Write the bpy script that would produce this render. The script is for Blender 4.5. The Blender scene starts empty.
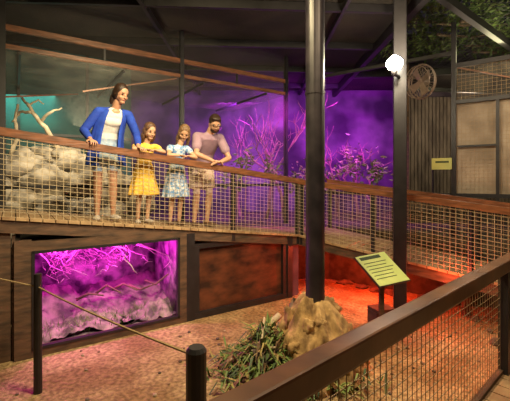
import bpy, bmesh, math, random
from mathutils import Vector, Matrix, noise
import numpy as np
random.seed(7)
V=Vector
CZ=1.95
F=360.0
# ---------------------------------------------------------------- materials
def M(name,c1,c2=None,scale=8,rough=.7,bump=0,metal=0,emit=0,stretch=(1,1,1),kind='noise',lo=.35,hi=.65,alpha=None,spec=.5):
    m=bpy.data.materials.new(name); m.use_nodes=True
    nt=m.node_tree; N=nt.nodes; L=nt.links
    b=N['Principled BSDF']; b.inputs['Roughness'].default_value=rough; b.inputs['Metallic'].default_value=metal
    b.inputs['Specular IOR Level'].default_value=spec
    if c2 is None: c2=tuple(x*.75 for x in c1)
    tc=N.new('ShaderNodeTexCoord'); mp=N.new('ShaderNodeMapping'); mp.inputs['Scale'].default_value=stretch
    L.new(tc.outputs['Object'],mp.inputs['Vector'])
    t=N.new('ShaderNodeTexNoise'); t.inputs['Scale'].default_value=scale; t.inputs['Detail'].default_value=5
    out=t.outputs['Fac']
    L.new(mp.outputs[0],t.inputs['Vector'])
    r=N.new('ShaderNodeValToRGB'); r.color_ramp.elements[0].position=lo; r.color_ramp.elements[1].position=hi
    r.color_ramp.elements[0].color=(*c1,1); r.color_ramp.elements[1].color=(*c2,1)
    L.new(out,r.inputs[0]); L.new(r.outputs[0],b.inputs['Base Color'])
    if bump:
        bn=N.new('ShaderNodeBump'); bn.inputs['Strength'].default_value=bump; bn.inputs['Distance'].default_value=.03
        L.new(out,bn.inputs['Height']); L.new(bn.outputs[0],b.inputs['Normal'])
    if emit:
        L.new(r.outputs[0],b.inputs['Emission Color']); b.inputs['Emission Strength'].default_value=emit
    if alpha is not None: b.inputs['Alpha'].default_value=alpha
    return m
wood=M('rail_wood',(.24,.09,.036),(.12,.048,.02),6,.4,.15,stretch=(1,1,6))
wood_dk=M('rail_wood_dark',(.085,.036,.018),(.16,.068,.03),5,.33,.1)
deckm=M('deck_boards',(.46,.31,.16),(.28,.17,.085),7,.7,.3)
black=M('black_steel',(.012,.011,.012),(.02,.018,.02),9,.45)
polem=M('painted_pole',(.03,.024,.03),(.013,.011,.015),6,.4,.05)
wire=M('galvanised_wire',(.60,.49,.31),(.45,.35,.21),20,.5,metal=.2)
wire_d=M('wire_dark',(.36,.24,.12),(.24,.16,.08),20,.5,metal=.2)
wire_k=M('wire_black',(.04,.035,.03),(.02,.02,.02),20,.6)
sand=M('sand_gravel',(.58,.42,.21),(.27,.18,.085),24,.95,1.0)
def patch(m,col,scale):
    nt=m.node_tree; b=nt.nodes['Principled BSDF']; src=b.inputs['Base Color'].links[0].from_socket
    n=nt.nodes.new('ShaderNodeTexNoise'); n.inputs['Scale'].default_value=scale
    tc=nt.nodes['Texture Coordinate']; nt.links.new(tc.outputs['Object'],n.inputs['Vector'])
    r=nt.nodes.new('ShaderNodeValToRGB'); r.color_ramp.elements[0].position=.42; r.color_ramp.elements[1].position=.62
    mx=nt.nodes.new('ShaderNodeMixRGB'); mx.blend_type='MULTIPLY'
    nt.links.new(n.outputs['Fac'],r.inputs[0]); r.color_ramp.elements[0].color=(*col,1); r.color_ramp.elements[1].color=(1,1,1,1)
    mx.inputs[0].default_value=1; nt.links.new(src,mx.inputs[1]); nt.links.new(r.outputs[0],mx.inputs[2]); nt.links.new(mx.outputs[0],b.inputs['Base Color'])
patch(sand,(.58,.5,.42),1.6)
wallm=M('painted_board',(.24,.19,.24),(.10,.08,.11),1.4,.8,.2); patch(wallm,(.22,.18,.26),.9)
wall_teal=M('teal_board',(.04,.11,.10),(.02,.06,.065),2,.8)
slatm=M('bamboo_slat',(.30,.25,.19),(.14,.115,.09),6,.8,.3,stretch=(1,1,.3))
ceilm=M('shade_cloth',(.018,.014,.010),(.05,.038,.028),60,.9,.3); patch(ceilm,(.4,.4,.4),1.2)
soil=M('dark_soil',(.09,.07,.05),(.04,.03,.02),6,.95,.6)
rockm=M('boulder_rock',(.52,.45,.35),(.22,.185,.14),5,.9,.8,lo=.4,hi=.62)
rock_p=M('pit_rock',(.56,.45,.30),(.26,.20,.13),7,.9,.8)
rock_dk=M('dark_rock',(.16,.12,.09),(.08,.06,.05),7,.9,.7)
moundm=M('mud_stump',(.56,.36,.15),(.20,.12,.05),11,.95,1.0,stretch=(1,1,.6))
bark=M('bark',(.26,.18,.12),(.12,.08,.055),10,.9,.6)
drift=M('driftwood',(.66,.55,.38),(.40,.32,.2),10,.8,.3)
rust=M('rusted_panel',(.13,.045,.022),(.03,.016,.012),3,.22,.15,stretch=(1,1,2))
timber=M('pit_timber',(.13,.07,.038),(.055,.033,.02),5,.75,.3,stretch=(1,1,4))
vitm=M('vivarium_backdrop',(.66,.5,.62),(.09,.05,.10),5,.9,1.0,lo=.38,hi=.62)
vitr=M('vivarium_rock',(.36,.30,.26),(.10,.09,.08),6,.9,1.0,lo=.4,hi=.6)
grassd=M('dry_grass',(.50,.40,.14),(.26,.22,.07),5,.8)
leafg=M('green_leaf',(.10,.19,.04),(.22,.30,.08),3,.6)
leafd=M('dark_leaf',(.04,.09,.03),(.10,.15,.05),3,.6)
leafb=M('brown_leaf',(.30,.17,.07),(.16,.09,.04),3,.7)
web=M('root_fibre',(.8,.75,.7),(.55,.5,.45),9,.8)
netm=M('netting_fine',(.5,.47,.40),(.3,.28,.25),30,.8,alpha=.06)
netw=M('netting_pale',(.86,.72,.54),(.46,.37,.27),2.5,.8,alpha=.52)
nett=M('netting_roof',(.66,.60,.44),(.18,.16,.13),2.5,.6,alpha=.24)
signm=M('sign_face',(.66,.74,.26),(.54,.64,.20),4,.5)
signtx=M('sign_print',(.04,.07,.02),(.03,.05,.02),4,.6)
signy=M('sign_small_face',(.62,.62,.2),(.5,.55,.18),4,.5)
bulbm=M('bulb_glow',(1,.90,.70),(1,.90,.70),1,.5,emit=60)
rope=M('rope',(.42,.30,.14),(.3,.2,.1),40,.8)
fanm=M('fan_enamel',(.42,.34,.27),(.30,.24,.19),9,.45,metal=.3)
# ---------------------------------------------------------------- mesh builder
Z=V((0,0,1))
class MB:
    def __init__(s): s.v=[];s.f=[];s.m=[];s.mats=[]
    def mi(s,mat):
        if mat not in s.mats: s.mats.append(mat)
        return s.mats.index(mat)
    def add(s,vs,fs,mat):
        k=len(s.v); s.v+= [tuple(x) for x in vs]; i=s.mi(mat)
        for f in fs: s.f.append([k+j for j in f]); s.m.append(i)
    def hexa(s,b,t,mat):
        s.add(list(b)+list(t),[(3,2,1,0),(4,5,6,7),(0,1,5,4),(1,2,6,5),(2,3,7,6),(3,0,4,7)],mat)
    def box(s,c,sx,sy,sz,mat,rot=0):
        c=V(c); X=V((math.cos(rot),math.sin(rot),0))*sx/2; Y=V((-math.sin(rot),math.cos(rot),0))*sy/2; H=V((0,0,sz/2))
        q=[c-X-Y,c+X-Y,c+X+Y,c-X+Y]; s.hexa([p-H for p in q],[p+H for p in q],mat)
    def beam(s,p,q,w,h,mat,side=None):
        p=V(p);q=V(q);d=(q-p).normalized()
        if side is None:
            side=d.cross(Z)
            if side.length<.05: side=V((1,0,0))
        side=V(side).normalized(); up=side.cross(d).normalized()
        a=side*w/2;b=up*h/2
        s.hexa([p-a-b,p+a-b,p+a+b,p-a+b],[q-a-b,q+a-b,q+a+b,q-a+b],mat)
    def tube(s,pts,rad,mat,n=8):
        pts=[V(p) for p in pts]; vs=[];fs=[]
        ref=V((.3,.5,.8)).normalized()
        for i,p in enumerate(pts):
            d=(pts[min(i+1,len(pts)-1)]-pts[max(i-1,0)]).normalized()
            a=d.cross(ref)
            if a.length<.1: a=d.cross(V((1,0,0)))
            a.normalize(); b=d.cross(a)
            r=rad[i] if isinstance(rad,(list,tuple)) else rad
            for k in range(n):
                t=2*math.pi*k/n; vs.append(p+a*math.cos(t)*r+b*math.sin(t)*r)
        for i in range(len(pts)-1):
            for k in range(n):
                fs.append((i*n+k,i*n+(k+1)%n,(i+1)*n+(k+1)%n,(i+1)*n+k))
        fs.append(tuple(range(n-1,-1,-1))); fs.append(tuple((len(pts)-1)*n+k for k in range(n)))
        s.add(vs,fs,mat)
    def blob(s,c,r,mat,sub=3,disp=.2,freq=1.5,seed=0,rot=0):
        vs,fs=ico(sub); c=V(c); out=[]
        R=Matrix.Rotation(rot,3,'Z')
        for p in vs:
            p=V(p); k=1+disp*noise.noise(p*freq+V((seed*7.3,seed*3.1,seed)))+disp*.4*noise.noise(p*freq*3+V((seed,0,seed*2)))
            out.append(c+R@V((p.x*r[0]*k,p.y*r[1]*k,p.z*r[2]*k)))
        s.add(out,fs,mat)
    def build(s,name,smooth=False,parent=None,bevel=0):
        me=bpy.data.meshes.new(name); me.from_pydata(s.v,[],s.f)
        for m in s.mats: me.materials.append(m)
        me.polygons.foreach_set('material_index',s.m)
        me.update()
        bm=bmesh.new(); bm.from_mesh(me); bmesh.ops.recalc_face_normals(bm,faces=bm.faces); bm.to_mesh(me); bm.free()
        if smooth: me.polygons.foreach_set('use_smooth',[True]*len(me.polygons))
        o=bpy.data.objects.new(name,me); bpy.context.scene.collection.objects.link(o)
        if parent: o.parent=parent
        if bevel:
            b=o.modifiers.new('bevel','BEVEL'); b.width=bevel; b.segments=2; b.limit_method='ANGLE'
        return o
_ic={}
def ico(sub):
    if sub not in _ic:
        bm=bmesh.new(); bmesh.ops.create_icosphere(bm,subdivisions=sub,radius=1)
        bm.verts.ensure_lookup_table()
        _ic[sub]=([tuple(v.co) for v in bm.verts],[tuple(v.index for v in f.verts) for f in bm.faces]); bm.free()
    return _ic[sub]
# ---------------------------------------------------------------- frames
a3=V((.8313,.5558,0)); n3=V((-.5558,.8313,0)); L0=V((-2.7,3.8,0))
def dL(s): return -.38-.13*s
def W(s,d,z): return L0+a3*s+n3*d+V((0,0,z))
b3=V((.8114,-.5845,0)); m3=V((.5845,.8114,0)); R0=W(4.15,0,0)
def dR(t): return dL(4.15)-.124*t
def R(t,d,z): return R0+b3*t+m3*d+V((0,0,z))
c3=V((.745,.668,0)).normalized(); k3=V((.668,-.745,0)).normalized(); C0=V((-.045,1.09,0))
def C(t,d,z): return C0+c3*t+k3*d+V((0,0,z))
FL=-1.95
# ---------------------------------------------------------------- shell
g=MB(); g.box((0,4.5,FL-.1),18,15,.2,sand); g.build('floor')
g=MB()
for (x0,x1,y0,y1) in [(-9,9,-3,4.4),(-9,2.3,4.4,8.6),(7.2,9,4.4,8.6),(-9,9,8.6,12)]:
    g.box(((x0+x1)/2,(y0+y1)/2,2.65),x1-x0,y1-y0,.06,ceilm)
g.build('ceiling')
g=MB(); g.box((0,10.6,1.1),18,.15,6.3,wallm); g.build('wall_back')
g=MB(); g.box((-7.5,4,1.1),.15,14,6.3,wallm); g.build('wall_left')
g=MB(); g.box((7.8,4,1.1),.15,14,6.3,slatm); g.build('wall_right')
g=MB(); g.box((0,-2.6,1.1),16,.15,6.3,wallm); g.build('wall_front')
g=MB(); g.beam(W(-3.6,3.6,.85),W(2.3,3.6,.85),.08,3.5,wall_teal)
for s in (-2.2,-1.0,.2,1.4): g.beam(W(s,3.54,-.9),W(s,3.54,2.6),.05,.03,black,side=a3)
g.beam(W(-3.6,3.54,.9),W(2.3,3.54,.9),.03,.05,black)
g.build('wall_enclosure_left')
g=MB(); g.beam((3.25,7.7,.2),(4.25,10.5,.2),.08,4.6,timber); g.build('wall_partition')
g=MB()
x=4.35
while x<7.7:
    g.box((x,10.45,.4),.085,.05,4.0,slatm); x+=.105
g.build('bamboo_slat_screen')
g=MB()
for y in (5.4,6.9,8.4,9.8):
    g.beam((-7.4,y-.6,2.55),(2.3,y,2.55),.06,.12,black)
for x in (-4.5,-1.6,1.3):
    g.beam((x,3,2.52),(x,10.5,2.52),.05,.1,black)
g.beam((2.3,4.2,2.5),(2.3,10.5,2.5),.1,.16,black)
g.beam((2.35,4.75,2.5),(5.6,7.4,2.5),.09,.12,black)
g.beam((2.3,8.6,2.5),(7.5,7.9,2.5),.09,.14,black)
x=2.35
while x<7.2:
    g.beam((x,4.4,2.66),(x,8.6,2.66),.005,.005,wire_k); x+=.12
y=4.45
while y<8.6:
    g.beam((2.3,y,2.665),(7.2,y,2.665),.005,.005,wire_k); y+=.12
g.build('ceiling_joists')
poly=[W(-4.2,1.22,0),W(4.15,1.22,0),R(0,1.22,0),R(4.8,1.22,0),V((7.7,4.2,0)),V((7.7,10.5,0)),V((-7.4,10.5,0))]
g=MB(); n=len(poly)
g.add([p+V((0,0,FL)) for p in poly]+[p+V((0,0,-.92)) for p in poly],[tuple(range(n))[::-1],tuple(range(n,2*n))]+[(i,(i+1)%n,n+(i+1)%n,n+i) for i in range(n)],soil)
g.build('enclosure_ground')
# ---------------------------------------------------------------- walkway left & right
def walkway(name,P,dz,s0,s1,far_rail,posts,depth=1.2):
    g=MB(); s=s0
    while s<s1-.01:
        e=min(s+.115,s1)
        b=[];t=[]
        for (ss,dd) in ((s,-.05),(e,-.05),(e,depth),(s,depth)):
            b.append(P(ss,dd,dz(ss)-.035)); t.append(P(ss,dd,dz(ss)))
        g.hexa(b,t,deckm); s+=.125
    for dd in (-.0,.6,1.12):
        g.beam(P(s0,dd,dz(s0)-.105),P(s1,dd,dz(s1)-.105),.045,.14,timber)
    sides=[0.0]+([1.15] if far_rail else [])
    for dd in sides:
        top=.94
        g.beam(P(s0,dd,dz(s0)+top-.045),P(s1,dd,dz(s1)+top-.045),.10,.085,wood)
        for s in posts:
            g.beam(P(s,dd,dz(s)-.16),P(s,dd,dz(s)+top-.08),.055,.055,black,side=a3)
        w=.0048 if dd==0 else .0035
        s=s0+.03
        while s<s1:
            g.beam(P(s,dd-.03,dz(s)-.02),P(s,dd-.03,dz(s)+top-.06),w,w,wire if dd==0 else wire_d,side=a3); s+=.07
        h=.0
        while h<top-.08:
            g.beam(P(s0,dd-.034,dz(s0)+h),P(s1,dd-.034,dz(s1)+h),w,w,wire if dd==0 else wire_d); h+=.055
    return g.build(name)
walkway('ramp_walkway',W,dL,-1.6,4.15,False,[-1.5,-.1,2.85,4.1])
walkway('ramp_walkway',R,dR,0,4.9,True,[.05,1.25,2.5,3.75,4.85])
g=MB()
tri=[R0,W(4.15,1.2,0),R(0,1.2,0)]; zt=dL(4.15)
g.add([p+V((0,0,zt-.05)) for p in tri]+[p+V((0,0,zt-.003)) for p in tri],[(2,1,0),(3,4,5),(0,1,4,3),(1,2,5,4),(2,0,3,5)],deckm)
g.build('landing_deck')
g=MB()
for t in (2.4,3.9):
    for d in (.6,1.12):
        p=R(t,d,0); g.beam(p+V((0,0,FL)),p+V((0,0,dR(t)-.17)),.09,.09,timber)
g.build('walkway_supports')
# ---------------------------------------------------------------- foreground walkway
DK=-1.6
g=MB()
t=-1.6
while t<3.6:
    q=[C(t,.0-.06,0),C(t+.13,-.06,0),C(t+.13,1.7,0),C(t,1.7,0)]
    g.hexa([p+V((0,0,DK-.04)) for p in q],[p+V((0,0,DK)) for p in q],deckm); t+=.14
g.beam(C(-1.6,0,DK-.12),C(3.6,0,DK-.12),.05,.15,timber)
for t in (-1.3,.2,1.7,3.3):
    for d in (.1,1.55): g.beam(C(t,d,FL),C(t,d,DK-.04),.09,.09,timber)
g.build('viewing_walkway')
g=MB()
g.beam(C(-1.6,0,-.70),C(3.6,0,-.70),.095,.10,wood_dk)
g.build('foreground_handrail',bevel=.012)
g=MB()
for t in (-1.2,2.84): g.beam(C(t,0,DK),C(t,0,-.75),.07,.07,black,side=c3)
t=-1.5
while t<3.55:
    g.beam(C(t,-.02,DK),C(t,-.02,-.75),.0034,.0034,wire_d,side=c3); t+=.055
h=DK+.02
while h<-.76:
    g.beam(C(-1.5,-.024,h),C(3.55,-.024,h),.0034,.0034,wire_d); h+=.055
g.beam(C(-1.5,-.02,DK+.02),C(3.55,-.02,DK+.02),.04,.03,timber)
g.build('mesh_balustrade')
# ---------------------------------------------------------------- pit wall
g=MB()
def pw(s0,s1,z0,z1,d0,d1,mat):
    q=[W(s0,d0,0),W(s1,d0,0),W(s1,d1,0),W(s0,d1,0)]
    g.hexa([p+V((0,0,z0)) for p in q],[p+V((0,0,z1)) for p in q],mat)
s=-1.6
while s<.12:
    pw(s,min(s+.18,.14),FL,dL(s)-.2,.02,.05,timber); s+=.19
pw(2.22,3.88,FL+.02,-.93,.05,.08,rust)
pw(2.22,3.88,-.97,-.90,.0,.06,black); pw(2.22,2.30,FL,-.93,-.01,.06,black); pw(3.80,3.88,FL,-.93,-.01,.06,black)
pw(2.22,3.88,FL,FL+.08,-.02,.06,black)
pw(2.2,3.9,-.90,dL(3.9)-.14,.05,.08,timber)
pw(2.1,2.22,FL,-.74,-.03,.08,black)
pw(3.88,3.98,FL,-.9,-.03,.08,black)
pw(3.98,4.15,FL,-1.05,.02,.06,wallm)
g.build('wall_pit')
g=MB()
pw(.13,.29,FL,-.66,-.03,.08,timber); pw(2.0,2.1,FL,-.70,-.03,.08,timber)
pw(.29,2.0,-.79,-.68,-.03,.08,timber); pw(.29,2.0,FL,FL+.09,-.03,.08,timber)
pw(.29,.32,FL+.08,-.78,-.04,.02,black); pw(1.97,2.0,FL+.08,-.78,-.04,.02,black)
pw(.29,2.0,-.81,-.78,-.04,.02,black); pw(.29,2.0,FL+.08,FL+.11,-.04,.02,black)
g.build('window_1')
g=MB()
pw(.2,2.06,FL+.01,-.72,1.1,1.14,vitm); pw(.2,.24,FL+.01,-.72,.08,1.1,vitm); pw(2.02,2.06,FL+.01,-.72,.08,1.1,vitm)
pw(.2,2.06,-.72,-.69,.08,1.14,black); pw(.2,2.06,FL+.005,FL+.06,.08,1.1,vitm)
vs=[];fs=[];nx,ny=60,30
for j in range(ny+1):
    for i in range(nx+1):
        s=.22+1.82*i/nx; d=.12+.98*j/ny
        h=.03+.34*(j/ny)**1.5+.20*noise.noise(V((s*2.5,d*3,3)))+.09*noise.noise(V((s*7,d*7,1)))+.03*noise.noise(V((s*20,d*20,1)))
        vs.append(W(s,d,FL+.06+max(h,0)))
for j in range(ny):
    for i in range(nx):
        k=j*(nx+1)+i; fs.append((k,k+1,k+nx+2,k+nx+1))
g.add(vs,fs,vitr)
for i in range(14):
    p=W(random.uniform(.4,1.5),random.uniform(.3,.9),-.75); pts=[p]; 
    for k in range(7):
        p=p+V((random.uniform(-.08,.16),random.uniform(-.05,.1),random.uniform(-.10,-.03))); pts.append(p)
    g.tube(pts,[.013,.013,.011,.009,.008,.006,.005,.003],web,5)
for i in range(90):
    p=W(random.uniform(.5,1.7),random.uniform(.4,.95),random.uniform(-1.2,-.8)); pts=[p]
    for k in range(5):
        p=p+V((random.uniform(-.1,.1),random.uniform(-.05,.05),random.uniform(-.08,.08))); pts.append(p)
    g.tube(pts,.003,web,4)
for i in range(150):
    s_=random.uniform(.3,1.98); d_=random.uniform(.14,.5)
    p=W(s_,d_,FL+.06+.03+.2*((d_-.12)/.98)**1.5); q=p+V((random.uniform(-.05,.05),random.uniform(-.05,.05),random.uniform(.05,.15)))
    g.tube([p,(p+q)/2+V((0,0,.01)),q+V((random.uniform(-.04,.04),0,0))],[.004,.003,.001],leafg,3)
for i in range(5):
    p=W(.8+.22*i,.5,-1.55+.03*i); g.tube([p,p+V((.15,.02,random.uniform(-.08,.12))),p+V((.33,.05,random.uniform(-.05,.2)))],[.02,.017,.01],bark,6)
g.build('vivarium_diorama',smooth=True)
# ---------------------------------------------------------------- enclosure frames behind the walkway
g=MB()
for s in (0.0,2.57,4.9): g.beam(W(s,1.3,-.92),W(s,1.3,2.6),.07,.07,black,side=a3)
for z,w in ((2.08,.08),(1.82,.06)): g.beam(W(-3,1.3,z),W(4.95,1.3,z),.05,w,wood)
for s in (1.3,3.7): g.beam(W(s,1.3,1.82),W(s,1.3,2.08),.03,.03,black,side=a3)
g.beam(W(-3,1.3,-.1),W(4.95,1.3,-.1),.04,.05,black)
for s in (-1.2,.2,1.6,3.0,4.4): g.beam(W(s,1.3,1.76),W(s,3.5,1.76),.03,.04,black)
g.beam(W(-.2,1.34,1.1),W(1.2,3.4,1.74),.025,.025,wood)
g.beam(W(1.0,1.36,1.35),W(2.5,1.36,1.78),.02,.02,wood)
q=[W(-3,1.3,1.79),W(4.9,1.3,1.79),W(4.9,3.5,1.79),W(-3,3.5,1.79)]; g.add(q,[(0,1,2,3)],nett)
g.add([W(-3,1.29,-.1),W(4.9,1.29,-.1),W(4.9,1.29,1.82),W(-3,1.29,1.82)],[(0,1,2,3)],netm)
g.add([W(-3,1.29,1.82),W(4.9,1.29,1.82),W(4.9,1.29,2.6),W(-3,1.29,2.6)],[(0,1,2,3)],netm)
g.build('netting_enclosure')
g=MB()
for t in (-.3,2.15,4.2): g.beam(R(t,1.35,-.92),R(t,1.35,2.6),.07,.07,black,side=b3)
for z,w in ((1.88,.07),(1.28,.06),(-.25,.06)): g.beam(R(2.15,1.35,z),R(5.5,1.35,z),.05,w,black)
g.beam(R(-.3,1.35,2.1),R(2.15,1.35,2.1),.05,.06,black)
g.beam(R(2.15,1.35,-.25),R(-.3,1.35,-.25),.05,.06,black)
g.beam(R(2.2,1.36,1.85),R(3.6,1.36,1.30),.02,.02,wood); g.beam(R(2.9,1.36,1.85),R(4.1,1.36,1.34),.02,.02,wood)
for t in (2.75,3.1,3.5): g.beam(R(t,1.35,-.92),R(t,1.35,1.3),.045,.045,black,side=b3)
g.beam(R(2.2,1.35,.55),R(2.75,1.35,.55),.03,.03,black)
g.beam((3.2,7.7,1.95),(7.5,8.2,1.95),.06,.08,black)
g.add([R(2.15,1.4,-.25),R(5.5,1.4,-.25),R(5.5,1.4,1.28),R(2.15,1.4,1.28)],[(0,1,2,3)],netw)
g.add([R(2.15,1.4,1.28),R(5.5,1.4,1.28),R(5.5,1.4,1.88),R(2.15,1.4,1.88)],[(0,1,2,3)],nett)
t=2.2
while t<5.4:
    g.beam(R(t,1.37,-.25),R(t,1.37,1.88),.003,.003,wire_d,side=b3); t+=.06
h=-.2
while h<1.88:
    g.beam(R(2.15,1.37,h),R(5.4,1.37,h),.003,.003,wire_d); h+=.06
g.build('netting_enclosure')
# ---------------------------------------------------------------- posts
g=MB(); px,py=.635,3.8
g.tube([(px,py,-1.9),(px,py,2.62)],.10,polem,28)
g.tube([(px,py,.9),(px,py,.93)],.106,polem,28); g.tube([(px,py,2.5),(px,py,2.62)],.13,polem,28)
g.build('steel_pole',smooth=False)
g=MB(); qx,qy=1.97,4.9
g.box((qx,qy,.33),.165,.165,4.6,black,rot=-.3); g.box((qx,qy,FL+.02),.28,.28,.04,black,rot=-.3)
g.build('roof_post',bevel=.01)
g=MB()
lx,ly,lz=1.82,4.70,1.53
g.beam((1.93,4.82,1.38),(lx,ly,1.38),.03,.03,black); g.tube([(lx,ly,1.36),(lx,ly,1.44)],[.03,.045],black,12)
g.tube([(lx,ly,1.44),(lx,ly,1.46),(lx,ly,1.50),(lx,ly,1.54),(lx,ly,1.58),(lx,ly,1.62)],[.04,.08,.105,.105,.08,.03],bulbm,20)
g.build('flood_lamp',smooth=True)
g=MB()
wc=V(((421-255)/F*5.75,5.75,(180-82)/F*5.75)); ax=V((-.93,-.34,-.12)).normalized(); fu=(Z-ax*ax.z).normalized(); fs_=ax.cross(fu)
def ring(c,r,th): g.tube([c+(fu*math.cos(t)+fs_*math.sin(t))*r for t in [2*math.pi*k/28 for k in range(29)]],th,fanm,6)
ring(wc,.27,.012); ring(wc+ax*.09,.25,.007); ring(wc-ax*.05,.25,.007); ring(wc+ax*.12,.12,.005)
for k in range(24):
    t=2*math.pi*k/24; dr=fu*math.cos(t)+fs_*math.sin(t)
    g.tube([wc+ax*.13+dr*.05,wc+ax*.12+dr*.14,wc+ax*.09+dr*.24,wc+dr*.27,wc-ax*.05+dr*.25,wc-ax*.07+dr*.05],.0028,fanm,4)
for k in range(4):
    t=2*math.pi*k/4+.4; dr=fu*math.cos(t)+fs_*math.sin(t); tr=ax.cross(dr)
    g.hexa([wc+dr*.04-tr*.03+ax*.02,wc+dr*.22-tr*.07+ax*.03,wc+dr*.22+tr*.07-ax*.0,wc+dr*.04+tr*.03],[wc+dr*.04-tr*.03+ax*.028,wc+dr*.22-tr*.07+ax*.038,wc+dr*.22+tr*.07+ax*.008,wc+dr*.04+tr*.03+ax*.008],fanm)
g.tube([wc-ax*.14,wc-ax*.12,wc-ax*.02,wc+ax*.04],[.04,.06,.06,.03],fanm,14)
g.tube([wc-ax*.12,wc-ax*.2+V((0,.1,.05)),wc-ax*.25+V((0,.5,.45))],.02,black,8)
g.build('wall_fan')
# signs
g=MB()
A=V((1.169,4.25,-.909));B=V((1.559,4.35,-.858));Cc=V((1.777,4.1,-1.139));D=A+(Cc-B)
nn=(B-A).cross(Cc-B).normalized()
if nn.z<0: nn=-nn
g.hexa([p-nn*.03 for p in (A,D,Cc,B)],[p-nn*.004 for p in (A,D,Cc,B)],black)
U=(B-A);Vv=(Cc-B)
def sp(u,v): return A+U*u+Vv*v
def slab(u0,u1,v0,v1,h,mat):
    q=[sp(u0,v0),sp(u0,v1),sp(u1,v1),sp(u1,v0)]
    g.hexa([p-nn*.004 for p in q],[p+nn*h for p in q],mat)
slab(.02,.98,.02,.98,.002,signm)
slab(.1,.75,.07,.17,.004,signtx)
for i in range(6): slab(.1,.1+random.uniform(.6,.8),.27+i*.1,.29+i*.1,.004,signtx)
ce=sp(.5,.5)
g.beam((ce.x,ce.y+.02,FL),(ce.x,ce.y+.02,ce.z-.03),.05,.05,timber,side=(1,0,0))
g.build('information_sign')
g=MB()
pc=R(1.98,1.28,.27); g.beam(pc-b3*.15,pc+b3*.15,.02,.19,signy); g.beam(pc-b3*.1+V((0,-.012,.03)),pc+b3*.1+V((0,-.012,.03)),.006,.03,signtx)
g.beam(pc-b3*.12+V((0,.02,-.55)),pc-b3*.12+V((0,.02,0)),.02,.02,black); g.build('small_sign')
g=MB()
hx,hy=1.62,4.62
g.box((hx,hy,FL+.30),.26,.22,.04,timber,.3)
g.box((hx-.11,hy-.03,FL+.14),.04,.2,.28,timber,.3); g.box((hx+.11,hy+.03,FL+.14),.04,.2,.28,timber,.3); g.box((hx-.03,hy+.1,FL+.14),.22,.03,.28,timber,.3)
g.build('animal_hide_box')
# ---------------------------------------------------------------- rope fence
g=MB()
p1=V((-1.99,3.3,0)); p2=V((-.31,1.9,0))
g.tube([p1+V((0,0,FL)),p1+V((0,0,-.86))],[.036,.034],black,12)
g.tube([p2+V((0,0,FL)),p2+V((0,0,-.90)),p2+V((0,0,-.88))],[.055,.055,.04],black,14)
p9=V((-3.1,3.35,-.74))
def cab(a,b,sag,r):
    a=V(a);b=V(b); g.tube([a.lerp(b,i/10)-V((0,0,sag*4*(i/10)*(1-i/10))) for i in range(11)],r,rope,6)
cab(p1+V((0,0,-.98)),p2+V((0,0,-.93)),.02,.008); cab(p9,p1+V((0,0,-.98)),.01,.008)
g.build('rope_barrier')
# ---------------------------------------------------------------- boulders, driftwood
g=MB()
for i,(u,v,Y,rx,rz) in enumerate([(22,165,6.0,.28,.26),(48,185,5.9,.42,.28),(85,180,6.1,.38,.30),(45,157,6.5,.32,.20),(70,160,6.5,.34,.22),(112,186,6.3,.32,.32),(25,208,5.7,.34,.27),(58,210,5.8,.42,.26),(98,210,6.1,.44,.27),(80,212,5.7,.22,.2),(135,196,6.7,.4,.38),(5,190,5.9,.3,.5)]):
    g.blob(((u-255)/F*Y,Y,(180-v)/F*Y),(rx,rx*.85,rz),rockm,4,.55,1.1,seed=i+1,rot=i)
for i in range(14):
    g.blob(W(random.uniform(-.8,2.0),random.uniform(1.6,2.7),-.75),(.3,.3,.3),rockm,3,.3,1.3,seed=i+30)
g.build('boulder_pile',smooth=True)
def px3(u,v,Y): return V(((u-255)/F*Y,Y,(180-v)/F*Y))
def limb_path(g,pts,r0,r1,mat,n=7):
    k=len(pts); P=[]
    for i in range(k-1):
        for j in range(4):
            q=pts[i].lerp(pts[i+1],j/4)+V((random.uniform(-1,1),random.uniform(-1,1),random.uniform(-1,1)))*r0*.5; P.append(q)
    P.append(pts[-1]); m=len(P)
    g.tube(P,[r0+(r1-r0)*i/(m-1) for i in range(m)],mat,n)
g=MB()
Y=6.1
limb_path(g,[px3(60,150,Y+.3),px3(45,128,Y),px3(32,112,Y-.1),px3(22,98,Y)],.05,.02,drift)
limb_path(g,[px3(40,122,Y),px3(52,112,Y-.1),px3(62,108,Y)],.03,.012,drift)
limb_path(g,[px3(32,112,Y-.1),px3(20,112,Y),px3(12,122,Y)],.03,.012,drift)
limb_path(g,[px3(28,106,Y),px3(38,100,Y),px3(44,104,Y)],.02,.008,drift)
limb_path(g,[px3(10,155,Y),px3(18,138,Y),px3(14,120,Y),px3(18,104,Y)],.04,.02,drift)
g.build('driftwood_branch',smooth=True)
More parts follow.
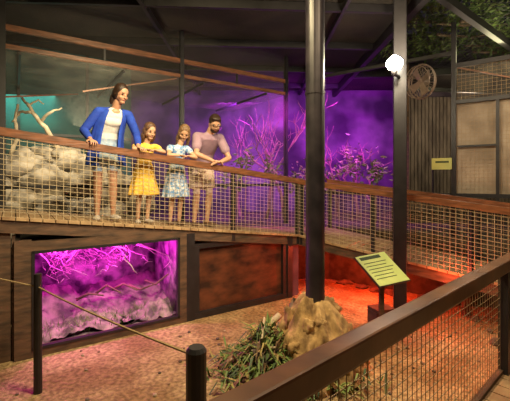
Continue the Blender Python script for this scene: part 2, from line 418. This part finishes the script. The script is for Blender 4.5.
# ---------------------------------------------------------------- dead trees and foliage
def tree(g,p,d,L,r,lev,mat,tips):
    k=4; P=[V(p)]; q=V(p); d=V(d).normalized()
    for i in range(k):
        d=(d+V((random.uniform(-.3,.3),random.uniform(-.3,.3),random.uniform(-.15,.25)))).normalized(); q=q+d*L/k; P.append(q.copy())
    g.tube(P,[r*(1-.45*i/k) for i in range(k+1)],mat,6)
    if lev==0: tips.append(q); return
    for i in range(random.choice((2,2,3))):
        j=random.randint(2,k); nd=(d+V((random.uniform(-1.1,1.1),random.uniform(-.7,.7),random.uniform(-.4,.8)))).normalized()
        tree(g,P[j],nd,L*random.uniform(.6,.85),r*.6,lev-1,mat,tips)
def leaf(g,c,sz,mat,droop=0):
    d=V((random.gauss(0,1),random.gauss(0,1),random.gauss(0,.6)-droop)).normalized(); s=d.cross(V((random.gauss(0,1),random.gauss(0,1),random.gauss(0,1)))).normalized()
    k=d.cross(s)*sz*.12
    g.add([c,c+d*sz*.45+s*sz*.2+k,c+d*sz,c+d*sz*.45-s*sz*.2+k],[(0,1,2),(0,2,3)],mat)
for (u,Y,h,sd,lv) in [(285,8.3,1.15,3,0),(266,8.6,1.1,15,0),(240,9.2,1.0,8,0),(338,9.0,1.0,12,0),(358,8.6,.8,17,1),(374,8.3,.7,14,1)]:
    random.seed(sd); g=MB(); tips=[]
    b=px3(u,180,Y); tree(g,(b.x,b.y,-.95),(0,0,1),h*1.1,.05,4,bark,tips)
    if lv:
        for t in tips[::2]:
            for i in range(2): leaf(g,t+V((random.gauss(0,.05),random.gauss(0,.05),random.gauss(0,.05))),.12,leafd)
    g.build('bare_tree')
random.seed(21)
g=MB()
for (u,v,Y,r,n) in [(245,160,8.0,.22,70),(272,168,7.8,.22,60),(352,168,8.2,.32,100),(376,170,7.9,.26,100),(300,178,8.3,.3,80),(330,178,8.5,.3,80),(235,178,7.8,.3,80)]:
    c=px3(u,v,Y)
    for i in range(n):
        d=V((random.gauss(0,.5),random.gauss(0,.5),random.gauss(0,.5)))*r; leaf(g,c+d,.15,leafg,.3)
    g.tube([(c.x,c.y,-.95),(c.x+.03,c.y,c.z)],[.02,.01],bark,5)
g.build('enclosure_shrubs')
g=MB()
for i in range(5200):
    c=V((random.uniform(2.3,7.2),random.uniform(4.6,8.9),0)); c.z=2.85+abs(random.gauss(0,.35))+.5*abs(noise.noise(c*1.3))
    leaf(g,c,random.uniform(.1,.22),random.choice((leafg,leafg,leafd)),.5)
for i in range(9):
    p=V((random.uniform(2.4,5.5),random.uniform(4.8,8.5),2.95)); g.tube([p,p+V((1,.4,.1)),p+V((1.9,.3,.3))],[.03,.025,.01],bark,6)
g.build('overhead_foliage')
# ---------------------------------------------------------------- mound at pole base
g=MB()
vs=[];fs=[];NR,NS=30,96
for i in range(NR+1):
    t=i/NR
    for k in range(NS):
        th=2*math.pi*k/NS
        pr=.40*(1-t)**.8+.13
        rid=noise.noise(V((math.cos(th)*2.5,math.sin(th)*2.5,t*1.8)))*.13+noise.noise(V((math.cos(th)*6,math.sin(th)*6,t*4)))*.07+noise.noise(V((math.cos(th)*16,math.sin(th)*16,t*9)))*.035
        r=max(pr+rid*(1-.6*t),.1)
        vs.append((px+r*math.cos(th),py+r*math.sin(th),FL-.01+t*(.72+.09*noise.noise(V((math.cos(th)*2,math.sin(th)*2,5))))))
for i in range(NR):
    for k in range(NS): fs.append((i*NS+k,i*NS+(k+1)%NS,(i+1)*NS+(k+1)%NS,(i+1)*NS+k))
fs.append(tuple(NR*NS+k for k in range(NS))); g.add(vs,fs,moundm)
g.blob((px+.33,py-.1,FL+.08),(.18,.16,.16),moundm,3,.5,2,seed=4); g.blob((px-.3,py+.05,FL+.12),(.2,.2,.22),moundm,3,.5,2,seed=9); g.blob((px-.05,py-.36,FL+.04),(.3,.12,.10),moundm,3,.5,2,seed=12)
for i in range(30):
    th=random.uniform(0,6.28); t0=random.uniform(.0,.8); r0=.40*(1-t0)**.8+.10
    r=random.uniform(.04,.08); g.blob((px+r0*math.cos(th),py+r0*math.sin(th),FL+t0*.68),(r,r,r*1.7),moundm,3,.6,2,seed=i+200)
g.build('bark_mound',smooth=True)
g=MB()
random.seed(5)
for i in range(1300):
    if random.random()<.65: cx,cy=random.gauss(.04,.17),random.gauss(3.68,.2)
    else: cx,cy=random.gauss(.45,.32),random.gauss(3.42,.10)
    hh=.40*math.exp(-((cx-.15)/.25)**2-((cy-3.75)/.3)**2)
    cz=FL+random.random()*hh
    an=random.uniform(0,6.28); L=random.uniform(.10,.30); o=V((math.cos(an),math.sin(an),0))
    p=V((cx,cy,cz)); q=p+o*L*.4+Z*L*random.uniform(.1,.6); e=p+o*L+Z*L*random.uniform(-.3,.4); e.z=max(e.z,FL+.01)
    s=o.cross(Z)*random.uniform(.005,.016)
    g.add([p-s,p+s,q+s,q-s,e],[(0,1,2,3),(3,2,4)],random.choice((grassd,leafb,leafb,leafg,leafg,leafd)))
for (cx,cy,cz,n,L0_) in [(.02,3.62,.10,34,.42),(.22,3.60,.12,34,.46),(-.14,3.75,.04,26,.34),(.42,3.36,.02,26,.30),(.12,3.95,.2,26,.4),(.75,3.34,.0,22,.28)]:
    for i in range(n):
        an=random.uniform(0,6.28); o=V((math.cos(an),math.sin(an),0)); L=L0_*random.uniform(.6,1.0); up=random.uniform(.35,1.1)
        p=V((cx,cy,FL+cz)); dd=(o+Z*up).normalized(); q=p+dd*L*.55; e=p+dd*L*.95+o*L*.12-Z*L*.12; s=o.cross(Z)*.012
        g.add([p-s*.6,p+s*.6,q+s,q-s,e],[(0,1,2,3),(3,2,4)],random.choice((leafg,leafg,leafd,grassd)))
for i in range(320):
    cx,cy=random.gauss(.06,.15),random.gauss(3.7,.18); hh=.42*math.exp(-((cx-.15)/.25)**2-((cy-3.75)/.3)**2)
    leaf(g,V((cx,cy,FL+.04+random.random()*hh)),random.uniform(.07,.15),random.choice((leafg,leafg,leafd,grassd)),-.2)
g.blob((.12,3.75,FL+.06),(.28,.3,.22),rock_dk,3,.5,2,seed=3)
g.build('undergrowth_clump')
g=MB()
limb_path(g,[V((-.15,3.55,FL+.06)),V((.1,3.75,FL+.25)),V((.35,3.9,FL+.42)),V((.45,4.1,FL+.6))],.05,.03,bark)
limb_path(g,[V((.0,3.3,FL+.04)),V((.3,3.45,FL+.12)),V((.62,3.35,FL+.08))],.04,.03,drift)
limb_path(g,[V((-.2,3.9,FL+.05)),V((.1,4.2,FL+.2)),V((.3,4.4,FL+.3))],.05,.04,drift)
limb_path(g,[V((-.1,3.4,FL+.05)),V((.05,3.6,FL+.3)),V((.1,3.8,FL+.5))],.02,.01,drift)
limb_path(g,[V((-.35,3.7,FL+.03)),V((-.05,3.65,FL+.22)),V((.2,3.55,FL+.3))],.022,.01,drift)
g.build('fallen_logs',smooth=True)
g=MB()
for i in range(120):
    x=random.uniform(-2.2,2.6); y=random.uniform(2.9,5.4)
    if (V((x,y,0))-L0).dot(n3)>-.15 : continue
    r=random.uniform(.008,.028); g.blob((x,y,FL+r*.4),(r,r,r*.6),random.choice((rock_p,rock_dk,bark)),1,.3,seed=i)
for i in range(9):
    t=random.uniform(.2,4.2); r=random.uniform(.05,.10)
    p=R(t,random.uniform(.95,1.12),FL+r*.3); g.blob(p,(r*1.5,r,r*.6),rock_dk,3,.5,seed=i+60)
for i in range(4):
    t=random.uniform(1.5,3.0); p=R(t,random.uniform(-.3,.5),FL+.03); r=random.uniform(.03,.06); g.blob(p,(r,r,r*.8),rock_dk,3,.35,seed=i+90)
g.build('pit_rocks',smooth=True)
# ---------------------------------------------------------------- PEOPLE
class Body:
    def __init__(s): s.V=[];s.F=[];s.seg=[]
    def _a(s,vs,fs):
        k=len(s.V); s.V+=[tuple(v) for v in vs]; s.F+=[tuple(k+i for i in f) for f in fs]
    def ell(s,c,ax,tag):
        vs,fs=ico(3); c=V(c); ax=[V(x) for x in ax]
        s._a([c+ax[0]*p[0]+ax[1]*p[1]+ax[2]*p[2] for p in vs],fs); s.seg.append(('e',c,ax,tag))
    def limb(s,p,q,r1,r2,tag,cap=True):
        p=V(p);q=V(q);d=(q-p).normalized(); a=d.cross(V((.31,.2,.93)))
        if a.length<.15:a=d.cross(V((1,0,0)))
        a.normalize();b=d.cross(a);n=16;vs=[]
        for c,r in ((p,r1),(q,r2)):
            for k in range(n):
                t=2*math.pi*k/n; vs.append(c+a*math.cos(t)*r+b*math.sin(t)*r)
        fs=[(k,(k+1)%n,n+(k+1)%n,n+k) for k in range(n)]+[tuple(range(n-1,-1,-1)),tuple(range(n,2*n))]
        s._a(vs,fs); s.seg.append(('l',p,q,r1,r2,tag))
        if cap:
            vs0,fs0=ico(2)
            for c,r in ((p,r1),(q,r2)): s._a([c+V(x)*r for x in vs0],fs0)
    def chain(s,pts,rs,tag):
        for i in range(len(pts)-1): s.limb(pts[i],pts[i+1],rs[i],rs[i+1],tag)
    def torso(s,secs):
        n=24;vs=[];fs=[]
        for (c,rx,ry,tag,sd) in secs:
            S=V(sd).normalized(); Fv=Z.cross(S)
            for k in range(n):
                t=2*math.pi*k/n; vs.append(V(c)+S*math.cos(t)*rx+Fv*math.sin(t)*ry)
        for i in range(len(secs)-1):
            for k in range(n): fs.append((i*n+k,i*n+(k+1)%n,(i+1)*n+(k+1)%n,(i+1)*n+k))
        fs.append(tuple(range(n-1,-1,-1))); fs.append(tuple((len(secs)-1)*n+k for k in range(n)))
        s._a(vs,fs)
        for i in range(len(secs)-1):
            A=secs[i];B=secs[i+1]; s.seg.append(('t',V(A[0]),V(B[0]),(A[1],A[2]),(B[1],B[2]),A[3],V(A[4]).normalized()))
    def finish(s,name,base,mats,parent,voxel=.0055):
        me=bpy.data.meshes.new(name); me.from_pydata(s.V,[],s.F)
        bm=bmesh.new(); bm.from_mesh(me); bmesh.ops.recalc_face_normals(bm,faces=bm.faces); bm.to_mesh(me); bm.free()
        o=bpy.data.objects.new(name,me); bpy.context.scene.collection.objects.link(o)
        r=o.modifiers.new('r','REMESH'); r.mode='VOXEL'; r.voxel_size=voxel
        sm=o.modifiers.new('s','SMOOTH'); sm.factor=.5; sm.iterations=2
        dg=bpy.context.evaluated_depsgraph_get(); me2=bpy.data.meshes.new_from_object(o.evaluated_get(dg)); o.modifiers.clear(); o.data=me2
        n=len(me2.polygons); cen=np.empty(n*3); me2.polygons.foreach_get('center',cen); cen=cen.reshape(-1,3)
        best=np.full(n,1e9); idx=np.zeros(n,int); tags=list(mats.keys())
        for g in s.seg:
            if g[0]=='e':
                c=np.array(g[1]); q=cen-c; acc=np.zeros(n)
                for ax in g[2]: 
                    L=ax.length; acc+=((q@np.array(ax))/(L*L))**2
                met=(np.sqrt(acc)-1)*min(ax.length for ax in g[2]); tag=g[3]
            elif g[0]=='l':
                p=np.array(g[1]);d=np.array(g[2])-p;L2=d@d; t=np.clip(((cen-p)@d)/L2,0,1)
                met=np.linalg.norm(cen-(p+t[:,None]*d),axis=1)-(g[3]+(g[4]-g[3])*t); tag=g[5]
            else:
                p=np.array(g[1]);d=np.array(g[2])-p; t=np.clip((cen[:,2]-p[2])/(d[2] if abs(d[2])>1e-4 else 1e-4),0,1)
                q=cen-(p+t[:,None]*d); S=np.array(g[6]); Fv=np.array(Z.cross(g[6]))
                rx=g[3][0]+(g[4][0]-g[3][0])*t; ry=g[3][1]+(g[4][1]-g[3][1])*t
                rr=np.sqrt(((q@S)/rx)**2+((q@Fv)/ry)**2); met=(rr-1)*np.minimum(rx,ry)
                out=np.maximum(np.maximum(min(g[1].z,g[2].z)-cen[:,2],cen[:,2]-max(g[1].z,g[2].z)),0); met=met+out*1.0; tag=g[5]
            w=met<best; best[w]=met[w]; idx[w]=tags.index(tag)
        for t in tags: me2.materials.append(mats[t])
        me2.polygons.foreach_set('material_index',idx.tolist()); me2.polygons.foreach_set('use_smooth',[True]*n)
        me2.transform(base); me2.flip_normals(); me2.update(); o.parent=parent
        return o
def basis(s0,k=1):
    p=W(s0,0,dL(s0)); a=a3*k; b=-n3*k
    return Matrix(((a.x,b.x,0,p.x),(a.y,b.y,0,p.y),(0,0,k,p.z),(0,0,0,1)))
def head(B,c,g,k,hair,beard=False,tag='skin',roll=0):
    c=V(c);g=V(g).normalized(); s=g.cross(Z).normalized(); u=s.cross(g).normalized()
    if roll:
        Rr=Matrix.Rotation(roll,3,g); s=Rr@s;u=Rr@u
    P=lambda x,y,z: c+(s*x+g*y+u*z)*k
    A=lambda x,y,z:(s*x*k,g*y*k,u*z*k)
    B.ell(P(0,-.008,.02),A(.074,.092,.092),tag)
    B.ell(P(0,.02,-.035),A(.06,.066,.062),tag)
    B.ell(P(0,.05,-.085),A(.034,.034,.026),'beard' if beard else tag)
    B.ell(P(0,.083,-.012),A(.009,.015,.026),tag); B.ell(P(0,.092,-.028),A(.013,.012,.009),tag)
    for sg in (-1,1):
        B.ell(P(sg*.072,-.005,-.01),A(.010,.018,.028),tag)
        B.ell(P(sg*.031,.0745,.004),A(.013,.009,.0060),'eye')
        B.ell(P(sg*.031,.079,.024),A(.017,.007,.0038),'hair')
        B.ell(P(sg*.033,.052,-.032),A(.024,.024,.024),tag)
    B.ell(P(0,.079,-.058),A(.020,.010,.0065),'lips')
    if beard:
        B.ell(P(0,.03,-.065),A(.061,.056,.045),'beard'); B.ell(P(0,.077,-.045),A(.028,.013,.006),'beard')
    for (x,y,z,a,b_,d) in hair: B.ell(P(x,y,z),A(a,b_,d),'hair')
    return P,s,g,u
def hand(B,w,d,dn,side,k=1,curl=.7,thumb=1):
    w=V(w);d=V(d).normalized();dn=V(dn);dn=(dn-d*dn.dot(d)).normalized(); s=d.cross(dn).normalized()*thumb
    B.ell(w+d*.045*k,(s*.040*k,d*.052*k,dn*.015*k),'skin')
    for i,(o,L) in enumerate(((.033,.062),(.011,.072),(-.011,.067),(-.033,.052))):
        p=w+(d*.078+s*o)*k; d1=(d+s*o*4+dn*.25*curl).normalized(); q=p+d1*L*.5*k; d2=(d1+dn*curl).normalized(); r=q+d2*L*.32*k; d3=(d2+dn*curl).normalized(); e=r+d3*L*.28*k
        B.chain([p,q,r,e],[.0088*k,.0082*k,.0076*k,.0068*k],'skin')
    p=w+(d*.022+s*.03)*k; q=p+(d*.6+s*.75+dn*.1).normalized()*.04*k; e=q+(d*.9+s*.3+dn*.3).normalized()*.03*k
    B.chain([p,q,e],[.013*k,.010*k,.008*k],'skin')
def foot(B,an,dirv,k,tag,sole=None):
    an=V(an);d=V(dirv);d.z=0;d.normalize();s=d.cross(Z)
    B.ell(V((an.x,an.y,.036*k))+d*.055*k,(s*.042*k,d*.125*k,Z*.034*k),tag); B.ell(V((an.x,an.y,.028*k))+d*.10*k,(s*.046*k,d*.07*k,Z*.027*k),tag)
    B.ell(V((an.x,an.y,.045*k))-d*.02*k,(s*.034*k,d*.045*k,Z*.045*k),tag)
def leg(B,h,kn,an,k,r=1):
    h=V(h);kn=V(kn);an=V(an)
    mid=kn.lerp(an,.3)+V((0,-.012*k,0))
    B.chain([h,h.lerp(kn,.45),kn,mid,kn.lerp(an,.7),an],[.082*k*r,.070*k*r,.050*k,.052*k*r,.036*k,.031*k],'skin')
def arm(B,sh,el,wr,k,r=1,tag='skin'):
    sh=V(sh);el=V(el);wr=V(wr)
    B.chain([sh,sh.lerp(el,.4),el,el.lerp(wr,.3),wr],[.047*k*r,.043*k*r,.034*k,.036*k*r,.024*k],tag)
def shell(name,rings,mat,base,parent,arc=None,folds=7,amp=.0,n=72,thick=.006):
    vs=[];fs=[]
    a0,a1=(0,2*math.pi) if arc is None else arc
    cols=n if arc is None else n+1
    for (c,rx,ry,am) in rings:
        for k in range(cols):
            t=a0+(a1-a0)*k/n; f=1+am*math.sin(folds*t+.7)+am*.5*math.sin(folds*2.3*t)
            vs.append(V(c)+V((math.cos(t)*rx*f,math.sin(t)*ry*f,0)))
    for i in range(len(rings)-1):
        for k in range(cols if arc is None else n):
            fs.append((i*cols+k,i*cols+(k+1)%cols,(i+1)*cols+(k+1)%cols,(i+1)*cols+k))
    me=bpy.data.meshes.new(name); me.from_pydata([tuple(v) for v in vs],[],fs); me.transform(base); me.materials.append(mat)
    me.polygons.foreach_set('use_smooth',[True]*len(fs))
    o=bpy.data.objects.new(name,me); bpy.context.scene.collection.objects.link(o); o.parent=parent
    so=o.modifiers.new('s','SOLIDIFY'); so.thickness=thick; su=o.modifiers.new('u','SUBSURF'); su.levels=1; su.render_levels=1
def empty(name):
    e=bpy.data.objects.new(name,None); bpy.context.scene.collection.objects.link(e); e.empty_display_size=.1; return e
skinA=M('skin_tan',(.54,.30,.19),(.49,.26,.16),14,.5); skinB=M('skin_child',(.60,.36,.23),(.55,.32,.20),14,.5); skinC=M('skin_man',(.54,.31,.20),(.48,.27,.17),14,.5)
hairD=M('hair_dark',(.018,.010,.007),(.045,.022,.012),60,.45,.3); hairB=M('hair_brown',(.06,.028,.012),(.16,.08,.036),50,.5,.4); hairL=M('hair_light_brown',(.11,.06,.026),(.25,.14,.065),50,.5,.4)
eyem=M('eye_dark',(.01,.008,.007),None,4,.2); lipm=M('lips',(.42,.14,.11),None,4,.5)
blue=M('blue_cardigan',(.02,.08,.55),(.015,.05,.40),12,.85,.3); white=M('white_top',(.75,.74,.72),(.62,.6,.6),12,.8,.2); denim=M('light_denim',(.26,.40,.60),(.5,.58,.68),22,.85,.3)
yellow=M('yellow_dress',(.80,.46,.04),(.88,.60,.12),25,.85,.4); stripe=M('blue_print_dress',(.14,.30,.58),(.66,.72,.78),26,.85,.2,lo=.45,hi=.6); mauve=M('mauve_shirt',(.36,.24,.30),(.30,.19,.25),10,.85,.3)
beige=M('beige_shorts',(.70,.52,.46),(.58,.42,.38),12,.85,.2); shoeW=M('sneaker',(.62,.56,.5),(.4,.36,.32),18,.6); shoeB=M('sandal_brown',(.16,.09,.05),(.1,.05,.03),18,.6)
def mats(skin,hair,top,low,shoe,beard=None,inner=None):
    return {'skin':skin,'hair':hair,'top':top,'low':low,'shoe':shoe,'eye':eyem,'lips':lipm,'beard':beard or hair,'inner':inner or top}
X=(1,0,0)
# woman
e=empty('woman'); bs=basis(1.11,1.02); B=Body()
leg(B,(-.085,-.33,.90),(-.085,-.29,.49),(-.08,-.37,.08),1); leg(B,(.075,-.31,.90),(.085,-.24,.49),(.10,-.30,.08),1)
foot(B,(-.08,-.37,.08),(-.25,1,0),1,'shoe'); foot(B,(.10,-.30,.08),(.3,1,0),1,'shoe')
B.torso([((0,-.32,.82),.15,.115,'low',X),((0,-.325,.90),.172,.13,'low',X),((.005,-.315,1.0),.152,.118,'low',X),((.015,-.30,1.03),.145,.112,'inner',X),((.02,-.285,1.10),.13,.10,'inner',X),((.05,-.24,1.22),.145,.115,'inner',X),((.075,-.215,1.31),.155,.10,'inner',X),((.09,-.2,1.375),.14,.075,'inner',X),((.095,-.185,1.41),.07,.055,'skin',X),((.10,-.18,1.42),.05,.045,'skin',X)])
B.ell((.06,-.175,1.245),(V((.125,0,0)),V((0,.066,0)),V((0,0,.075))),'inner')
for (h,kk) in (((-.085,-.33,.88),(-.087,-.305,.70)),((.08,-.31,.88),(.09,-.275,.70))):
    B.limb(h,kk,.10,.098,'low',cap=False)
B.chain([(.095,-.19,1.38),(.125,-.13,1.50)],[.052,.05],'skin')
B.ell((.095,-.145,1.365),(V((.06,0,0)),V((0,.028,0)),V((0,0,.045))),'skin')
for sh,el,wr,hd,tb in (((-.09,-.21,1.36),(-.255,-.24,1.12),(-.21,-.015,.985),(.15,.9,-.25),1),((.26,-.19,1.35),(.37,-.19,1.10),(.335,.0,.93),(.3,.85,-.25),-1)):
    arm(B,sh,el,wr,.92); hand(B,wr,hd,(0,0,-1),1,.95,.7,tb)
    B.chain([sh,V(sh).lerp(V(el),.5),el,V(el).lerp(V(wr),.35),V(el).lerp(V(wr),.72)],[.060,.056,.050,.046,.040],'top')
    B.limb((.09,-.21,1.37),sh,.062,.058,'top')
hr=[(0,-.016,.030,.081,.092,.093),(0,-.07,.0,.062,.05,.07),(0,-.105,-.01,.042,.042,.045),(-.062,-.025,-.01,.022,.055,.06),(.062,-.025,-.01,.022,.055,.06),(-.05,-.07,-.09,.03,.03,.07)]
head(B,(.15,-.09,1.59),(.35,.85,-.38),1.06,hr)
o=B.finish('body',bs,mats(skinA,hairD,blue,denim,shoeW,inner=white),e)
shell('cardigan',[((.02,-.34,.68),.235,.18,.06),((.01,-.33,.84),.215,.17,.045),((.02,-.31,1.02),.19,.155,.03),((.04,-.27,1.18),.18,.145,.015),((.08,-.23,1.32),.183,.125,.0),((.09,-.21,1.39),.13,.09,0)],blue,bs,e,arc=(math.radians(118),math.radians(416)),folds=9,thick=.01)
shell('shorts_hem',[((-.005,-.315,.73),.182,.148,.03),((0,-.32,.82),.182,.145,.02),((0,-.32,.93),.172,.135,.0)],denim,bs,e,folds=8)
def girl(name,s0,k,dressm,skin,hairm,g,hc,hr,sh2,hem,x0=0,roll=0):
    e=empty(name); bs=basis(s0); B=Body()
    P=lambda x,y,z:(x+x0,y,z)
    leg(B,P(-.06,-.27,.66*k),P(-.065,-.25,.37*k),P(-.075,-.29,.07),.78*k,.9); leg(B,P(.06,-.27,.66*k),P(.065,-.24,.37*k),P(.05,-.27,.07),.78*k,.9)
    foot(B,P(-.075,-.29,.07),(-.2,1,0),.78,'shoe'); foot(B,P(.05,-.27,.07),(.35,1,0),.78,'shoe')
    B.torso([(P(0,-.27,.62*k),.115,.095,'low',X),(P(0,-.27,.70*k),.118,.098,'low',X),(P(0,-.25,.81*k),.10,.085,'top',X),(P(0,-.21,.93*k),.112,.09,'top',X),(P(0,-.175,1.02*k),.115,.075,'top',X),(P(0,-.16,1.06*k),.07,.05,'top',X),(P(.0,-.155,1.08*k),.04,.035,'skin',X)])
    hcv=V(P(*hc))
    B.chain([P(0,-.16,1.05*k),hcv+V((0,-.03,-.07))],[.037,.036],'skin')
    for sg in (-1,1):
        sh=P(sg*.125,-.165,1.035*k); zr=.94-.13*(sg*.1+x0)
        el=P(sg*.20,-.02,zr+.035); wr=P(sg*.07,.035,zr+.028+(.02 if sg>0 else 0))
        arm(B,sh,el,wr,.74); hand(B,wr,(-sg*.9,.35,-.05),(0,.2,-1),1,.74,.5,sg)
        B.limb(sh,V(sh).lerp(V(el),.35),.046,.048,'top'); B.limb(P(0,-.17,1.02*k),sh,.05,.045,'top')
    head(B,hcv,g,.97,hr,roll=roll)
    B.finish('body',bs,mats(skin,hairm,dressm,dressm,sh2),e)
    shell('skirt',[(P(0,-.26,hem),.19,.16,.09),(P(0,-.262,hem+.10),.175,.15,.08),(P(0,-.265,(hem+.8*k)/2),.15,.13,.055),(P(0,-.262,.74*k),.125,.105,.03),(P(0,-.25,.81*k),.104,.089,.0)],dressm,bs,e,folds=8,thick=.005)
hg1=[(0,-.016,.030,.082,.093,.093),(-.07,-.02,-.03,.026,.05,.07),(.07,-.02,-.03,.026,.05,.07),(-.078,-.02,-.09,.034,.042,.06),(.078,-.03,-.09,.033,.042,.06),(0,-.075,-.04,.072,.045,.1),(-.066,-.04,-.14,.036,.038,.05),(.066,-.04,-.13,.036,.038,.05)]
girl('girl_in_yellow_dress',1.60,1.0,yellow,skinB,hairB,(.15,.85,-.35),(.03,-.09,1.24),hg1,shoeW,.38)
hg2=[(0,-.016,.032,.083,.093,.093),(-.07,.0,-.03,.024,.05,.08),(.07,.0,-.03,.024,.05,.08),(-.076,-.0,-.10,.030,.042,.08),(.076,-.01,-.10,.030,.042,.08),(0,-.075,-.04,.072,.045,.11),(-.074,.01,-.17,.024,.03,.06),(.074,.0,-.17,.024,.03,.06)]
girl('girl_in_blue_dress',2.06,1.06,stripe,skinB,hairL,(-.30,.75,-.60),(.05,-.08,1.31),hg2,shoeB,.40,roll=.15)
# man
e=empty('man'); bs=basis(2.55,1.01); B=Body()
leg(B,(-.095,-.47,.91),(-.10,-.40,.49),(-.12,-.45,.08),1.05); leg(B,(.095,-.47,.91),(.09,-.36,.49),(.06,-.38,.08),1.05)
foot(B,(-.12,-.45,.08),(-.25,1,0),1.1,'shoe'); foot(B,(.06,-.38,.08),(.3,1,0),1.1,'shoe')
for h,kk in (((-.095,-.47,.90),(-.10,-.415,.58)),((.095,-.47,.90),(.092,-.385,.58))): B.limb(h,kk,.115,.105,'low',cap=False)
B.torso([((0,-.475,.83),.165,.13,'low',X),((0,-.475,.90),.178,.14,'low',X),((0,-.465,.92),.182,.147,'top',X),((0,-.41,1.08),.178,.145,'top',X),((0,-.31,1.2),.19,.15,'top',X),((0,-.23,1.29),.195,.135,'top',X),((0,-.19,1.36),.155,.095,'top',X),((0,-.165,1.40),.075,.06,'top',X),((0,-.155,1.42),.055,.05,'skin',X)])
B.chain([(0,-.17,1.37),(0,-.09,1.46)],[.06,.058],'skin')
for sh,el,wr,hd,tb in (((-.185,-.2,1.33),(-.265,-.05,1.07),(-.05,.03,.975),(.9,.3,-.1),-1),((.185,-.2,1.33),(.265,-.05,1.03),(.05,.05,.955),(-.9,.3,-.05),1)):
    arm(B,sh,el,wr,1.1); hand(B,wr,hd,(0,.2,-1),1,1.05,.6,tb)
    B.chain([sh,V(sh).lerp(V(el),.6)],[.072,.07],'top'); B.limb((0,-.21,1.30),sh,.09,.076,'top')
hm=[(0,-.018,.040,.082,.094,.092),(0,-.06,.0,.068,.05,.075),(0,.035,.090,.062,.050,.030)]
P_,s_,g_,u_=head(B,(0.02,-.04,1.515),(-.22,.80,-.50),1.10,hm,beard=True)
B.finish('body',bs,mats(skinC,hairD,mauve,beige,shoeB),e)
gl=MB()
for sg in (-1,1):
    c=P_(sg*.033,.095,.002); gl.tube([c+(s_*math.cos(t)*.026+u_*math.sin(t)*.020)*1.1 for t in [2*math.pi*k/20 for k in range(21)]],.0025,black,5)
    gl.tube([P_(sg*.060,.095,.004),P_(sg*.080,.02,.0)],.0025,black,5)
gl.tube([P_(-.008,.098,.004),P_(.008,.098,.004)],.0025,black,5)
go=gl.build('glasses',parent=e); go.data.transform(bs)
# ---------------------------------------------------------------- lights
def light(kind,name,loc,e,col,size=.3,target=None,angle=60,blend=.6):
    l=bpy.data.lights.new(name,kind); l.energy=e; l.color=col
    if kind=='AREA': l.size=size
    else: l.shadow_soft_size=size
    if kind=='SPOT': l.spot_size=math.radians(angle); l.spot_blend=blend
    o=bpy.data.objects.new(name,l); bpy.context.scene.collection.objects.link(o); o.location=loc
    if target is not None: o.rotation_euler=(V(target)-V(loc)).to_track_quat('-Z','Y').to_euler()
    return o
light('POINT','lamp_light',(lx-.12,ly-.24,lz),90,(1,.84,.58),.05)
light('SPOT','people_spot',(.6,1.4,2.3),640,(1,.82,.55),.15,(-1.5,4.7,.1),56,.8)
light('AREA','pit_wash',(-.6,2.9,2.4),165,(1,.80,.44),.6,(-.3,4.0,-1.9))
light('SPOT','boulder_spot',(-2.9,5.3,1.6),110,(1,.86,.6),.1,(-3.1,6.2,-.4),105,.8)
light('AREA','roof_net_wash',(-2.3,5.4,.9),18,(1,.88,.6),.8,(-2.6,6.4,1.8))
light('AREA','teal_light',(-4.4,6.9,1.6),18,(.2,.9,.7),1.0,(-5.0,8,.4))
light('AREA','purple_light',(-.5,8.2,1.6),130,(.50,.03,.95),.8,(-.2,10.5,.0))
light('AREA','purple_light_2',(2.2,7.9,1.6),185,(.58,.03,.95),.8,(2.0,10.5,.0))
light('SPOT','purple_light_3',(.7,7.2,1.6),190,(.85,.04,.85),.3,(.9,8.9,-.4),130,.8)
light('POINT','vivarium_light',W(1.3,.35,-.82),46,(1,.03,.74),.08)
light('POINT','vivarium_light_2',W(.6,.40,-.82),26,(1,.03,.74),.08)
light('POINT','heat_lamp',R(.9,.45,-1.2),100,(1,.065,.02),.08)
light('POINT','heat_lamp_2',R(2.3,-.3,-1.3),20,(1,.12,.04),.08)
light('SPOT','heat_lamp_3',(2.3,3.7,-.9),34,(1,.13,.04),.1,(1.9,3.4,-1.95),105,.8)
light('SPOT','panel_light',W(3.6,-.7,-1.0),7,(1,.08,.03),.1,W(3.6,.05,-1.2),90,.8)
light('POINT','slat_light',(5.2,8.8,1.6),34,(1,.78,.56),.2)
light('POINT','netting_light',(4.2,4.4,1.7),50,(1,.82,.6),.2)
light('POINT','foliage_light',(4.4,6.4,2.3),30,(1,.9,.5),.3)
light('AREA','walkway_wash',(1.6,1.9,2.4),65,(1,.74,.46),.5,(2.2,4.6,-1.2))
w=bpy.data.worlds.new('world'); bpy.context.scene.world=w; w.use_nodes=True
w.node_tree.nodes['Background'].inputs[0].default_value=(.35,.3,.4,1); w.node_tree.nodes['Background'].inputs[1].default_value=.04
bpy.context.scene.view_settings.view_transform='Standard'
# ---------------------------------------------------------------- camera
cam=bpy.data.cameras.new('camera'); co=bpy.data.objects.new('camera',cam); bpy.context.scene.collection.objects.link(co)
cam.lens=F/510*36; cam.sensor_width=36; cam.shift_y=-20.5/510; cam.clip_start=.05
co.location=(0,0,0); co.rotation_euler=(math.pi/2,0,0)
bpy.context.scene.camera=co
for o in bpy.context.scene.objects:
    if o.parent is None: o.location.z+=CZ
